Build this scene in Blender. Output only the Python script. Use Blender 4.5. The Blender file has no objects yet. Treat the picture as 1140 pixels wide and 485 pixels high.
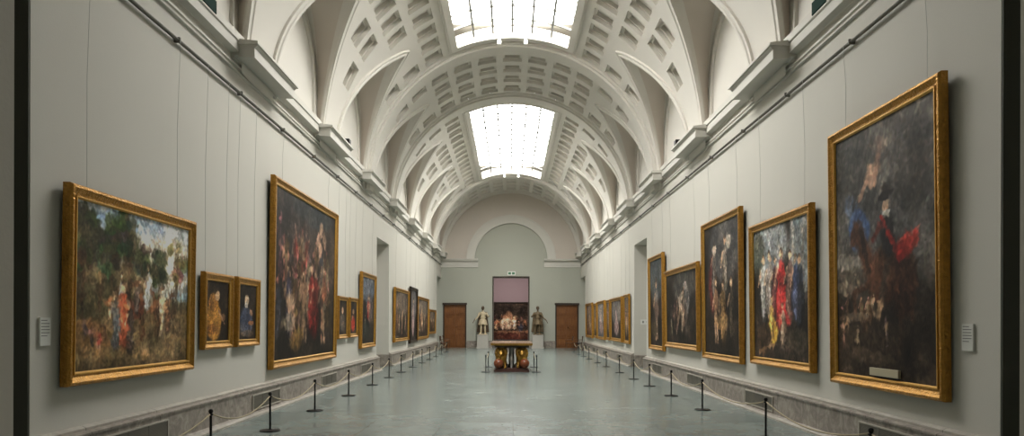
import bpy, bmesh, math, random
import numpy as np
from mathutils import Vector, Matrix
from mathutils.geometry import delaunay_2d_cdt
random.seed(7)
C = bpy.context.scene.collection
S = bpy.context.scene
PI = math.pi
# ------------------------------------------------------------------ camera
EYE = 1.70
cd = bpy.data.cameras.new('camera'); cam = bpy.data.objects.new('camera', cd); C.objects.link(cam)
cd.sensor_fit = 'HORIZONTAL'; cd.sensor_width = 36; cd.lens = 770/1140*36
cd.shift_x = 2/1140; cd.shift_y = 117.5/1140; cd.clip_start = 0.05; cd.clip_end = 200
cam.matrix_world = Matrix.Translation((-0.05, 0, EYE)) @ Matrix.Rotation(math.radians(-0.15), 4, 'Y') @ Matrix.Rotation(PI/2, 4, 'X')
S.camera = cam
# ------------------------------------------------------------------ light: daylight through the two skylights
W = bpy.data.worlds.new('world'); S.world = W; W.use_nodes = True
bg = W.node_tree.nodes['Background']; bg.inputs[0].default_value = (1.0, 0.968, 0.925, 1); bg.inputs[1].default_value = 16.0
def portal(y0, y1):
    l = bpy.data.lights.new('skylight_daylight', 'AREA'); l.shape = 'RECTANGLE'; l.size = 3.7; l.size_y = y1-y0
    l.cycles.is_portal = True
    o = bpy.data.objects.new('skylight_daylight', l); C.objects.link(o); o.location = (0, (y0+y1)/2, 11.27)
portal(12.0, 22.1); portal(28.8, 42.1)
def room_fill(x, y, z, sx, sy, power, col=(1, .93, .82)):
    l = bpy.data.lights.new('room_fill_light', 'AREA'); l.shape = 'RECTANGLE'; l.size = sx; l.size_y = sy; l.energy = power; l.color = col
    o = bpy.data.objects.new('room_fill_light', l); C.objects.link(o); o.location = (x, y, z)
room_fill(0, -2.0, 3.9, 2, 1.5, 60)  # unseen lamp added behind the camera to brighten the opening's jambs
room_fill(0, 52.3, 6.6, 3, 2.0, 260, (1, .86, .8))
for sx in (-1, 1):
    room_fill(sx*7.6, 26.2, 4.8, 1.4, 2, 40)
    room_fill(sx*7.6, 46.9, 4.8, 1.4, 2, 15)
S.view_settings.view_transform = 'Standard'; S.view_settings.look = 'None'
S.view_settings.exposure = 0.38; S.view_settings.gamma = 1.0; S.view_settings.use_curve_mapping = False
S.cycles.max_bounces = 16; S.cycles.diffuse_bounces = 8; S.cycles.glossy_bounces = 4; S.cycles.transparent_max_bounces = 12
S.cycles.caustics_reflective = False; S.cycles.caustics_refractive = False

# ------------------------------------------------------------------ materials
def srgb(r, g, b):
    f = lambda c: (c/255/12.92) if c/255 <= .04045 else ((c/255+.055)/1.055)**2.4
    return (f(r), f(g), f(b))
def mat(name, col, rough=.6, metal=0., var=.06, scale=3., bump=0., bscale=40., spec=.4, coords='Object'):
    m = bpy.data.materials.new(name); m.use_nodes = True; nt = m.node_tree; N = nt.nodes; L = nt.links
    b = N['Principled BSDF']; b.inputs['Roughness'].default_value = rough; b.inputs['Metallic'].default_value = metal
    b.inputs['Specular IOR Level'].default_value = spec
    tc = N.new('ShaderNodeTexCoord'); nz = N.new('ShaderNodeTexNoise'); nz.inputs['Scale'].default_value = scale; nz.inputs['Detail'].default_value = 5
    L.new(tc.outputs[coords], nz.inputs['Vector'])
    mx = N.new('ShaderNodeMix'); mx.data_type = 'RGBA'
    mx.inputs[6].default_value = (*[c*(1-var) for c in col], 1); mx.inputs[7].default_value = (*[min(1, c*(1+var)) for c in col], 1)
    L.new(nz.outputs['Fac'], mx.inputs[0]); L.new(mx.outputs[2], b.inputs['Base Color'])
    if bump:
        n2 = N.new('ShaderNodeTexNoise'); n2.inputs['Scale'].default_value = bscale; n2.inputs['Detail'].default_value = 3
        L.new(tc.outputs[coords], n2.inputs['Vector'])
        bp = N.new('ShaderNodeBump'); bp.inputs['Strength'].default_value = bump; bp.inputs['Distance'].default_value = .02
        L.new(n2.outputs['Fac'], bp.inputs['Height']); L.new(bp.outputs[0], b.inputs['Normal'])
    return m
M = {}
M['wall'] = mat('wall_paint', srgb(197, 194, 185), .75, var=.025, scale=.8, bump=.08, bscale=60)
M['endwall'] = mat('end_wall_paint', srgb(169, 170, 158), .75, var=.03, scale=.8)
M['vault'] = mat('vault_plaster', srgb(210, 206, 198), .8, var=.03, scale=1.2)
M['taupe'] = mat('taupe_plaster', srgb(198, 189, 179), .8, var=.04, scale=1.0)
M['cornice'] = mat('cornice_plaster', srgb(202, 199, 191), .7, var=.03, scale=2)
M['reveal'] = mat('reveal_painted_shade', srgb(70, 70, 60), .7, var=.05)  # dark tone stands in for the shade on the near reveal
M['metal'] = mat('black_iron', srgb(30, 29, 28), .45, .6, var=.1)
M['rail'] = mat('rail_steel', srgb(88, 86, 78), .5, .5, var=.1)
M['cord'] = mat('natural_cord', srgb(172, 160, 134), .9, var=.1, scale=60)
M['wire'] = mat('wire', srgb(172, 172, 165), .7, 0)
M['gold'] = mat('gilded_wood', srgb(172, 126, 56), .38, .75, var=.5, scale=14, bump=.9, bscale=34)
M['gold2'] = mat('gilded_fillet', srgb(206, 160, 80), .34, .7, var=.25, scale=14, bump=.3, bscale=40)
M['darkframe'] = mat('ebony_frame', srgb(42, 34, 26), .35, .1, var=.3, scale=12)
M['frameback'] = mat('frame_backing', srgb(58, 42, 26), .8)
M['card'] = mat('white_card', srgb(214, 214, 208), .7, var=.02)
M['ink'] = mat('grey_print', srgb(120, 120, 118), .8)
M['bronze'] = mat('gilded_bronze', srgb(158, 122, 58), .36, .8, var=.6, scale=9, bump=.4, bscale=25)
M['jasper'] = mat('red_jasper', srgb(120, 66, 42), .25, 0, var=.5, scale=14)
M['porphyry'] = mat('porphyry', srgb(74, 48, 42), .3, 0, var=.4, scale=30)
M['stonetop'] = mat('inlaid_stone', srgb(150, 120, 96), .2, 0, var=.5, scale=14)
M['ivory'] = mat('marble_statue', srgb(196, 180, 150), .5, 0, var=.3, scale=7, bump=.4, bscale=18)
M['darkbronze'] = mat('dark_bronze', srgb(112, 96, 72), .5, .2, var=.5, scale=8, bump=.4, bscale=18)
M['skinbronze'] = mat('head_bronze', srgb(88, 72, 56), .5, .2, var=.3, scale=8)
M['pedestal'] = mat('pedestal_marble', srgb(176, 172, 164), .5, 0, var=.06, scale=8)
M['lintel'] = mat('dark_lintel', srgb(58, 46, 36), .6)
M['chairwood'] = mat('chair_wood', srgb(92, 60, 34), .5, var=.2)
M['blackfab'] = mat('black_seat', srgb(26, 26, 28), .8)
M['bar'] = mat('glazing_bar', srgb(150, 150, 146), .7)
M['mauve'] = mat('mauve_wall', srgb(150, 134, 138), .8, var=.03)
M['darkroom'] = mat('side_room_paint', srgb(150, 152, 142), .8)
M['greenbox'] = mat('green_enamel', srgb(18, 48, 40), .8, spec=.1)
M['lamp_white'] = mat('lamp_white', srgb(235, 235, 230), .4)
M['exitgreen'] = mat('exit_green', srgb(70, 120, 90), .5)

def marble(name, cols, rough=.35, scale=2.2):
    m = bpy.data.materials.new(name); m.use_nodes = True; nt = m.node_tree; N = nt.nodes; L = nt.links
    b = N['Principled BSDF']; b.inputs['Roughness'].default_value = rough
    tc = N.new('ShaderNodeTexCoord'); nz = N.new('ShaderNodeTexNoise'); nz.inputs['Scale'].default_value = scale
    nz.inputs['Detail'].default_value = 9; nz.inputs['Roughness'].default_value = .65; nz.inputs['Distortion'].default_value = 1.2
    L.new(tc.outputs['Object'], nz.inputs['Vector'])
    r = N.new('ShaderNodeValToRGB'); e = r.color_ramp.elements
    e[0].position = .3; e[0].color = (*cols[0], 1); e[1].position = .7; e[1].color = (*cols[2], 1)
    x = e.new(.5); x.color = (*cols[1], 1)
    L.new(nz.outputs['Fac'], r.inputs[0])
    # slab joints every 1.55 m along the wall
    sp = N.new('ShaderNodeSeparateXYZ'); L.new(tc.outputs['Object'], sp.inputs[0])
    md = N.new('ShaderNodeMath'); md.operation = 'PINGPONG'; md.inputs[1].default_value = .775; L.new(sp.outputs['Y'], md.inputs[0])
    lt = N.new('ShaderNodeMath'); lt.operation = 'LESS_THAN'; lt.inputs[1].default_value = .006; L.new(md.outputs[0], lt.inputs[0])
    mx = N.new('ShaderNodeMix'); mx.data_type = 'RGBA'; mx.inputs[7].default_value = (*[c*.5 for c in cols[0]], 1)
    L.new(lt.outputs[0], mx.inputs[0]); L.new(r.outputs[0], mx.inputs[6]); L.new(mx.outputs[2], b.inputs['Base Color'])
    return m
M['dado'] = marble('dado_marble', (srgb(104, 96, 88), srgb(138, 129, 120), srgb(170, 162, 151)), .4, 5)
M['curb'] = marble('curb_marble', (srgb(146, 141, 131), srgb(164, 158, 148), srgb(182, 177, 166)), .4, 3)

def floor_mat():
    m = bpy.data.materials.new('polished_floor'); m.use_nodes = True; nt = m.node_tree; N = nt.nodes; L = nt.links
    b = N['Principled BSDF']; b.inputs['Roughness'].default_value = .2; b.inputs['Specular IOR Level'].default_value = .5
    tc = N.new('ShaderNodeTexCoord'); nz = N.new('ShaderNodeTexNoise'); nz.inputs['Scale'].default_value = 1.6; nz.inputs['Detail'].default_value = 8; nz.inputs['Roughness'].default_value = .7
    L.new(tc.outputs['Object'], nz.inputs['Vector'])
    br = N.new('ShaderNodeTexBrick'); L.new(tc.outputs['Object'], br.inputs['Vector'])
    br.offset = 0.; br.inputs['Scale'].default_value = 1; br.inputs['Brick Width'].default_value = 1.2; br.inputs['Row Height'].default_value = 1.2
    br.inputs['Mortar Size'].default_value = .006; br.inputs['Mortar Smooth'].default_value = .3
    br.inputs['Color1'].default_value = (*srgb(110, 121, 118), 1); br.inputs['Color2'].default_value = (*srgb(122, 132, 128), 1)
    br.inputs['Mortar'].default_value = (*srgb(84, 94, 90), 1)
    mx = N.new('ShaderNodeMix'); mx.data_type = 'RGBA'; mx.blend_type = 'MULTIPLY'; mx.inputs[0].default_value = 1
    r = N.new('ShaderNodeMapRange'); r.inputs[1].default_value = .25; r.inputs[2].default_value = .75; r.inputs[3].default_value = .78; r.inputs[4].default_value = 1.15
    L.new(nz.outputs['Fac'], r.inputs[0]); L.new(br.outputs['Color'], mx.inputs[6]); L.new(r.outputs[0], mx.inputs[7])
    L.new(mx.outputs[2], b.inputs['Base Color'])
    r2 = N.new('ShaderNodeMapRange'); r2.inputs[3].default_value = .16; r2.inputs[4].default_value = .3
    L.new(nz.outputs['Fac'], r2.inputs[0]); L.new(r2.outputs[0], b.inputs['Roughness'])
    return m
M['floor'] = floor_mat()

def wood_mat():
    m = bpy.data.materials.new('door_oak'); m.use_nodes = True; nt = m.node_tree; N = nt.nodes; L = nt.links
    b = N['Principled BSDF']; b.inputs['Roughness'].default_value = .4
    tc = N.new('ShaderNodeTexCoord'); mp = N.new('ShaderNodeMapping'); mp.inputs['Scale'].default_value = (14, 14, 1.2)
    nz = N.new('ShaderNodeTexNoise'); nz.inputs['Scale'].default_value = 1.5; nz.inputs['Detail'].default_value = 5
    L.new(tc.outputs['Object'], mp.inputs[0]); L.new(mp.outputs[0], nz.inputs['Vector'])
    r = N.new('ShaderNodeValToRGB'); r.color_ramp.elements[0].color = (*srgb(92, 54, 24), 1); r.color_ramp.elements[1].color = (*srgb(150, 96, 46), 1)
    L.new(nz.outputs['Fac'], r.inputs[0]); L.new(r.outputs[0], b.inputs['Base Color'])
    return m
M['door'] = wood_mat()
def glass_mat():
    m = bpy.data.materials.new('skylight_glass'); m.use_nodes = True; nt = m.node_tree; N = nt.nodes; L = nt.links
    N.remove(N['Principled BSDF'])
    t = N.new('ShaderNodeBsdfTransparent'); t.inputs[0].default_value = (.95, .97, .97, 1)
    g = N.new('ShaderNodeBsdfGlossy'); g.inputs['Roughness'].default_value = .1
    mx = N.new('ShaderNodeMixShader'); mx.inputs[0].default_value = .05
    L.new(t.outputs[0], mx.inputs[1]); L.new(g.outputs[0], mx.inputs[2]); L.new(mx.outputs[0], N['Material Output'].inputs[0])
    return m
M['glass'] = glass_mat()
def canvas_mat():
    m = bpy.data.materials.new('oil_paint'); m.use_nodes = True; nt = m.node_tree; N = nt.nodes; L = nt.links
    b = N['Principled BSDF']; b.inputs['Roughness'].default_value = .5; b.inputs['Specular IOR Level'].default_value = .14
    a = N.new('ShaderNodeVertexColor'); a.layer_name = 'paint'
    L.new(a.outputs['Color'], b.inputs['Base Color'])
    tc = N.new('ShaderNodeTexCoord'); nz = N.new('ShaderNodeTexNoise'); nz.inputs['Scale'].default_value = 35
    L.new(tc.outputs['Object'], nz.inputs['Vector'])
    bp = N.new('ShaderNodeBump'); bp.inputs['Strength'].default_value = .15; bp.inputs['Distance'].default_value = .01
    L.new(nz.outputs['Fac'], bp.inputs['Height']); L.new(bp.outputs[0], b.inputs['Normal'])
    return m
M['canvas'] = canvas_mat()

# ------------------------------------------------------------------ helpers
def obj(name, bm, m, parent=None, smooth=False, loc=None):
    me = bpy.data.meshes.new(name)
    bmesh.ops.recalc_face_normals(bm, faces=bm.faces)
    if smooth:
        for f in bm.faces: f.smooth = True
    bm.to_mesh(me); bm.free()
    ms = m if isinstance(m, (list, tuple)) else [m]
    for x in ms: me.materials.append(x)
    o = bpy.data.objects.new(name, me); C.objects.link(o)
    if parent: o.parent = parent
    if loc: o.location = loc
    return o
def struct(name, bm, m, smooth=False):
    o = obj(name, bm, m, None, smooth); o['kind'] = 'structure'; return o
def thing(name, label, cat, loc=(0, 0, 0), rotz=0., group=None):
    o = bpy.data.objects.new(name, None); C.objects.link(o); o.empty_display_size = .1
    o.location = loc; o.rotation_euler = (0, 0, rotz); o['label'] = label; o['category'] = cat
    if group: o['group'] = group
    return o
def tag(o, label, cat, group=None):
    o['label'] = label; o['category'] = cat
    if group: o['group'] = group
    return o
def dup(root, loc, rotz, label):
    r = root.copy(); C.objects.link(r); r.location = loc; r.rotation_euler = (0, 0, rotz); r['label'] = label
    for ch in list(root.children):
        c = ch.copy(); C.objects.link(c); c.parent = r
        for g in list(ch.children):
            d = g.copy(); C.objects.link(d); d.parent = c
    return r
def box(bm, x0, x1, y0, y1, z0, z1, mi=0):
    v = [bm.verts.new(p) for p in ((x0,y0,z0),(x1,y0,z0),(x1,y1,z0),(x0,y1,z0),(x0,y0,z1),(x1,y0,z1),(x1,y1,z1),(x0,y1,z1))]
    for q in ((0,3,2,1),(4,5,6,7),(0,1,5,4),(1,2,6,5),(2,3,7,6),(3,0,4,7)):
        f = bm.faces.new([v[i] for i in q]); f.material_index = mi
def prism(bm, poly, a, b, f):
    """poly: 2d points, extruded from a to b; f(p,q,t)->3d"""
    n = len(poly); A = [bm.verts.new(f(p[0], p[1], a)) for p in poly]; B = [bm.verts.new(f(p[0], p[1], b)) for p in poly]
    for i in range(n):
        j = (i+1) % n; bm.faces.new((A[i], A[j], B[j], B[i]))
    bm.faces.new(A[::-1]); bm.faces.new(B)
def tube(bm, pts, r, seg=8, closed=False):
    rings = []; n = len(pts); P = [Vector(p) for p in pts]
    for i, p in enumerate(P):
        t = (P[min(i+1, n-1)]-P[max(i-1, 0)]).normalized()
        up = Vector((0, 0, 1)) if abs(t.z) < .9 else Vector((1, 0, 0))
        s = t.cross(up).normalized(); u = s.cross(t); rr = r[i] if isinstance(r, (list, tuple)) else r
        rings.append([bm.verts.new(p+(s*math.cos(2*PI*k/seg)+u*math.sin(2*PI*k/seg))*rr) for k in range(seg)])
    for a, b in zip(rings, rings[1:]):
        for k in range(seg): bm.faces.new((a[k], a[(k+1) % seg], b[(k+1) % seg], b[k]))
    bm.faces.new(rings[0]); bm.faces.new(rings[-1][::-1])
def lathe(bm, prof, cx=0, cy=0, seg=20, z0=0):
    rings = [[bm.verts.new((cx+r*math.cos(2*PI*k/seg), cy+r*math.sin(2*PI*k/seg), z0+z)) for k in range(seg)] for r, z in prof]
    for a, b in zip(rings, rings[1:]):
        for k in range(seg): bm.faces.new((a[k], a[(k+1) % seg], b[(k+1) % seg], b[k]))
    bm.faces.new(rings[0][::-1]); bm.faces.new(rings[-1])
def ell(bm, c, r, rot=None, seg=14):
    mt = Matrix.Translation(c) @ (rot or Matrix.Identity(4)) @ Matrix.Diagonal((*r, 1))
    bmesh.ops.create_uvsphere(bm, u_segments=seg, v_segments=seg-4, radius=1, matrix=mt)
def limb(bm, a, b, ra, rb, n=6):
    a, b = Vector(a), Vector(b)
    for i in range(n+1):
        t = i/n; p = a.lerp(b, t); r = ra+(rb-ra)*t; ell(bm, p, (r, r, r), seg=10)

# ------------------------------------------------------------------ dimensions
WX = 4.87                 # side wall plane
YE = 48.2                 # end wall
Y0 = 1.88                 # near end wall (gallery side)
ZC = EYE+4.40; RV = 4.80  # barrel vault axis height and radius
PIER = [3, 8, 13, 18, 23, 28, 33, 38, 43, 48]
RAILZ = EYE+4.04
# ------------------------------------------------------------------ floor
bm = bmesh.new(); box(bm, -9, 9, -4, 60, -.2, 0); struct('floor', bm, M['floor'])
# ------------------------------------------------------------------ side walls with openings
OPEN = [(3.9, 6.94, 6.2), (24.95, 27.45, EYE+3.12), (45.5, YE, EYE+3.15)]   # y0, y1, header height
TOPZ = 6.75
def side_wall(s, name):
    bm = bmesh.new(); y = Y0; th = .9
    def bx(y0, y1, z0, z1):
        if y1-y0 > 1e-4: box(bm, min(s*WX, s*(WX+th)), max(s*WX, s*(WX+th)), y0, y1, z0, z1)
    for a, b, h in OPEN:
        bx(y, a, 0, TOPZ); bx(a, b, h, TOPZ); y = b
    bx(y, YE, 0, TOPZ)
    struct(name, bm, M['wall'])
side_wall(-1, 'wall_left'); side_wall(1, 'wall_right')
for s in (-1, 1):           # added lining on near side opening's far reveal, its dark colour painting the shade
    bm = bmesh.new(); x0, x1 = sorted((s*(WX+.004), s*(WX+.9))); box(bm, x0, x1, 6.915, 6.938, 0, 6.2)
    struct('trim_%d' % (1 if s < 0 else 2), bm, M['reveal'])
# closed side rooms behind the openings
n = 1
for s in (-1, 1):
    for a, b, h in OPEN:
        bm = bmesh.new(); x0 = s*(WX+.9); x1 = s*(WX+4.2); X0, X1 = sorted((x0, x1)); e = .1
        YA, YB = a-1.2, b+1.2; H = max(h, 5.0)+.3
        box(bm, X0, X1, YA-e, YA, 0, H); box(bm, X0, X1, YB, YB+e, 0, H)
        xa, xb = sorted((x1, x1+s*e)); box(bm, xa, xb, YA-e, YB+e, 0, H); box(bm, X0, X1, YA-e, YB+e, H, H+e)
        struct('wall_side_room_%d' % n, bm, M['darkroom']); n += 1
# near end wall with the opening the camera stands in, and the room behind it
bm = bmesh.new(); JL, JR = -1.40, 1.335
box(bm, -6, JL, .8, Y0, 0, 11.2); box(bm, JR, 6, .8, Y0, 0, 11.2); box(bm, JL, JR, .8, Y0, 3.3, 11.2)
struct('wall_front', bm, M['wall'])
bm = bmesh.new()
box(bm, -4.1, -4, -3.6, .8, 0, 4.2); box(bm, 4, 4.1, -3.6, .8, 0, 4.2); box(bm, -4.1, 4.1, -3.7, -3.6, 0, 4.2); box(bm, -4.1, 4.1, -3.7, .8, 4.2, 4.3)
struct('wall_camera_room', bm, M['wall'])
# unseen outer shell and roof with skylight wells, added to stop daylight leaks
bm = bmesh.new()
for s in (-1, 1):
    a, b = sorted((s*5.77, s*5.9)); box(bm, a, b, .8, YE+.9, TOPZ, 11.3)
for y0, y1 in ((.8, 11.85), (22.2, 28.7), (42.2, YE+.9)): box(bm, -5.9, 5.9, y0, y1, 11.3, 11.4)
for y0, y1 in ((11.85, 22.2), (28.7, 42.2)):
    box(bm, -5.9, -1.95, y0, y1, 11.3, 11.4); box(bm, 1.95, 5.9, y0, y1, 11.3, 11.4)
struct('ceiling_light_shell', bm, M['vault'])

# ------------------------------------------------------------------ end wall
OH = 1.22; OT = EYE+3.22
DL = (-4.66, -3.16); DR = (3.15, 4.65); DT = 3.02; ZA = ZC+.03; YT = .9
bm = bmesh.new()
xs = [-6, DL[0], DL[1], -OH, OH, DR[0], DR[1], 6]; tops = [0, DT, 0, OT, 0, DT, 0]
for i in range(7):
    box(bm, xs[i], xs[i+1], YE, YE+YT, tops[i], 11.2)
struct('wall_back', bm, M['endwall'])
def ring(bm, r0, r1, y0, y1, zc, n=48, a0=0, a1=PI):
    P = []
    for i in range(n+1):
        a = a0+(a1-a0)*i/n; c, s_ = math.cos(a), math.sin(a)
        P.append([bm.verts.new((r*c, y, zc+r*s_)) for r in (r0, r1) for y in (y0, y1)])
    for p, q in zip(P, P[1:]):
        for i, j in ((0, 1), (1, 3), (3, 2), (2, 0)): bm.faces.new((p[i], p[j], q[j], q[i]))
    bm.faces.new((P[0][0], P[0][1], P[0][3], P[0][2])); bm.faces.new((P[-1][0], P[-1][2], P[-1][3], P[-1][1]))
bm = bmesh.new(); ring(bm, 3.05, 4.88, YE-.10, YE, ZA); struct('wall_back_lunette', bm, M['taupe'])
bm = bmesh.new(); ring(bm, 2.58, 3.12, YE-.17, YE, ZA); ring(bm, 3.04, 3.12, YE-.22, YE, ZA); ring(bm, 2.54, 2.62, YE-.20, YE, ZA); ring(bm, 2.8, 2.84, YE-.19, YE, ZA)
struct('trim_3', bm, M['cornice'])
# end wall cornice pieces
EC = [(0, -.52), (-.05, -.50), (-.05, -.38), (-.08, -.36), (-.08, -.14), (-.16, -.10), (-.30, -.06), (-.30, 0), (-.34, .02), (-.34, .07), (0, .10)]
bm = bmesh.new()
for x0, x1 in ((-WX, -2.3), (2.3, WX)):
    prism(bm, [(YE+p[0], ZA+p[1]) for p in EC], x0, x1, lambda p, q, t: (t, p, q))
struct('trim_4', bm, M['cornice'])
# low marble dado on the end wall
bm = bmesh.new()
for x0, x1 in ((-WX, DL[0]-.05), (DL[1]+.05, -OH-.05), (OH+.05, DR[0]-.05), (DR[1]+.05, WX)):
    box(bm, x0, x1, YE-.1, YE, 0, .5)
struct('baseboard_back', bm, M['dado'])
# opening frame lining
bm = bmesh.new()
box(bm, -OH-.07, -OH, YE-.04, YE+.3, 0, OT+.07); box(bm, OH, OH+.07, YE-.04, YE+.3, 0, OT+.07); box(bm, -OH, OH, YE-.04, YE+.3, OT, OT+.07)
struct('trim_5', bm, M['lintel'])
# doors
def door(name, x0, x1):
    cx = (x0+x1)/2; w = (x1-x0)
    bm = bmesh.new(); box(bm, x0+.01, x1-.01, YE+.09, YE+.14, 0.01, DT-.01)
    for lf in (0, 1):
        a = x0+.03+lf*w/2; b = a+w/2-.05
        for z0, z1 in ((.15, .75), (.9, 1.35), (1.5, 2.2), (2.32, 2.88)):
            
            for q0, q1, w0, w1 in ((a+.08, a+.12, z0, z1), (b-.10, b-.06, z0, z1), (a+.12, b-.10, z0, z0+.04), (a+.12, b-.10, z1-.04, z1)): box(bm, q0, q1, YE+.03, YE+.09, w0, w1)
            box(bm, a+.19, b-.17, YE+.05, YE+.09, z0+.11, z1-.11)
    box(bm, cx-.015, cx+.015, YE+.04, YE+.09, .02, DT-.03)
    d = struct(name, bm, M['door'])
    bm = bmesh.new(); ell(bm, (cx+.09, YE+.03, 1.45), (.03, .03, .03)); tube(bm, [(cx+.09, YE+.03, 1.45), (cx+.09, YE+.09, 1.45)], .012)
    h = obj('door_handle', bm, M['metal'], d)
    bm = bmesh.new(); box(bm, x0-.06, x0+.02, YE-.05, YE+.1, 0, DT+.08); box(bm, x1-.02, x1+.06, YE-.05, YE+.1, 0, DT+.08); box(bm, x0-.1, x1+.1, YE-.09, YE+.1, DT-.02, DT+.12)
    obj('door_frame', bm, M['lintel'], d)
door('door_1', *DL); door('door_2', *DR)
# room beyond the end opening
bm = bmesh.new(); YB = 56.2
box(bm, -5, 5, YB, YB+.1, 0, 7); box(bm, -5.1, -5, YE+YT, YB+.1, 0, 7); box(bm, 5, 5.1, YE+YT, YB+.1, 0, 7); box(bm, -5.1, 5.1, YE+YT, YB+.1, 7, 7.1)
struct('wall_beyond', bm, M['mauve'])

# ------------------------------------------------------------------ side cornice, frieze lines, caps
def sideprof(name, prof, segs, m):
    bm = bmesh.new()
    for s in (-1, 1):
        for y0, y1 in segs:
            prism(bm, [(s*(WX-p[0]), EYE+p[1]) for p in prof], y0, y1, lambda p, q, t: (p, t, q))
    return struct(name, bm, m)
sideprof('trim_6', [(0, 4.64), (.02, 4.65), (.14, 4.66), (.14, 4.82), (.165, 4.835), (.165, 4.86), (0, 4.87)], [(Y0, YE)], M['cornice'])
sideprof('trim_7', [(0, 4.38), (.045, 4.39), (.045, 4.42), (.02, 4.43), (.02, 4.455), (.05, 4.465), (.05, 4.50), (0, 4.51)], [(Y0, YE)], M['cornice'])
capsegs = [(p-1.1, min(p+1.1, YE-.1)) for p in PIER]
capprof = [(0, 4.55), (.05, 4.56), (.05, 4.60), (.12, 4.605), (.14, 4.575), (.41, 4.565), (.41, 4.73), (.43, 4.75), (.45, 4.77), (.45, 4.83), (.0, 4.88)]
i = 8
for s in (-1, 1):
    for (a, b) in capsegs:
        bm = bmesh.new()
        prism(bm, [(s*(WX-p[0]), EYE+p[1]) for p in capprof], a, b, lambda p, q, t: (p, t, q))
        prism(bm, [(s*(WX-p[0]), EYE+p[1]) for p in [(0, 4.77), (.48, 4.79), (.48, 4.83), (0, 4.89)]], a-.05, min(b+.05, YE-.1), lambda p, q, t: (p, t, q))
        struct('trim_%d' % i, bm, M['cornice']); i += 1
# ------------------------------------------------------------------ dado along the side walls
def wall_runs():
    runs = []; y = Y0
    for a, b, h in OPEN:
        runs.append((y, a)); y = b
    return [r for r in runs if r[1]-r[0] > .1]
DADO = [(0, 0), (.17, 0), (.17, .05), (.12, .07), (.12, .445), (.14, .45), (.14, .475), (.10, .49), (0, .49)]
DTOP = [(0, .49), (.07, .49), (.07, .52), (.03, .54), (0, .545)]
for s, nm in ((-1, 'left'), (1, 'right')):
    bm = bmesh.new()
    for a, b in wall_runs(): prism(bm, [(s*(WX-p[0]), p[1]) for p in DADO], a, b, lambda p, q, t: (p, t, q))
    for a, b, h in OPEN[1:2]:        # dado returns on the reveal
        x0, x1 = sorted((s*WX, s*(WX+.88))); box(bm, x0, x1, b-.1, b, 0, .46)
    struct('baseboard_%s' % nm, bm, M['dado'])
    bm = bmesh.new()
    for a, b in wall_runs():
        prism(bm, [(s*(WX-p[0]), p[1]) for p in DTOP], a, b, lambda p, q, t: (p, t, q))
        prism(bm, [(s*(WX-p[0]), p[1]) for p in [(.17, 0), (.24, 0), (.24, .03), (.17, .05)]], a, b, lambda p, q, t: (p, t, q))
    struct('trim_%d' % i, bm, M['curb']); i += 1
# picture rail
rails = []
for s, nm in ((-1, 'left'), (1, 'right')):
    bm = bmesh.new(); x = s*(WX-.055)
    tube(bm, [(x, Y0+.1, RAILZ), (x, YE-.4, RAILZ)], .026, 8)
    y = 3.0
    while y < YE-.5:
        a, b = sorted((s*WX, s*(WX-.09))); box(bm, a, b, y-.015, y+.015, RAILZ-.032, RAILZ+.04); y += 2.3
    struct('trim_%d' % i, bm, M['rail']); i += 1

# ------------------------------------------------------------------ vault
def P3(s, th, y, r=RV): return (s*r*math.sin(th), y, ZC+r*math.cos(th))
LZ0 = EYE+4.9; LZ1 = EYE+7.95; HB = 1.70
def hw(th):
    z = ZC+RV*math.cos(th)
    if z < LZ0: return HB
    t = (z-LZ0)/(LZ1-LZ0)
    return HB*(1-t*t) if t < 1 else -1
TH_AP = math.acos((LZ1-ZC)/RV)
STEP = math.radians(10.6)
SKY = [(12.0, 22.1), (28.85, 42.1)]; SKTH = math.radians(21.8)
RIBS = [(3, .45), (8, .45), (23, .45), (28, .45), (43, .45), (48, .25)]
def rows():
    R = []
    for a, b, n in ((3, 8, 4), (8, 23, 15), (23, 28, 4), (28, 43, 15), (43, 48, 4)):
        a += .45; b -= .45 if b < 48 else .25; p = (b-a)/n
        R += [a+p*(k+.5) for k in range(n)]
    return R
ROWS = rows()
LUN = [(a+b)/2 for a, b in zip(PIER, PIER[1:])]
CH = math.radians(3.85); CL = .33
def coffers():
    out = []
    for y in ROWS:
        for k in range(0, 8):
            th = k*STEP
            if any(a-.2 < y < b+.2 for a, b in SKY) and th-CH < SKTH+math.radians(2.6): continue
            yc = min(LUN, key=lambda c: abs(c-y)); ok = True
            for tt in (th-CH, th, th+CH):
                h = hw(tt)
                if h > 0 or tt > TH_AP-.03:
                    if abs(y-yc)-CL < max(h, 0)+.27: ok = False
            if th > math.radians(72): ok = False
            # stay on the band over the pier
            if ok and th > TH_AP+.1:
                pc = min(PIER, key=lambda c: abs(c-y))
                if abs(y-pc)+CL > 2.5-max(hw(th+CH), 0)-.2: ok = False
            if ok: out.append((y, th, k))
    return out
COF = coffers()
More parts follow.
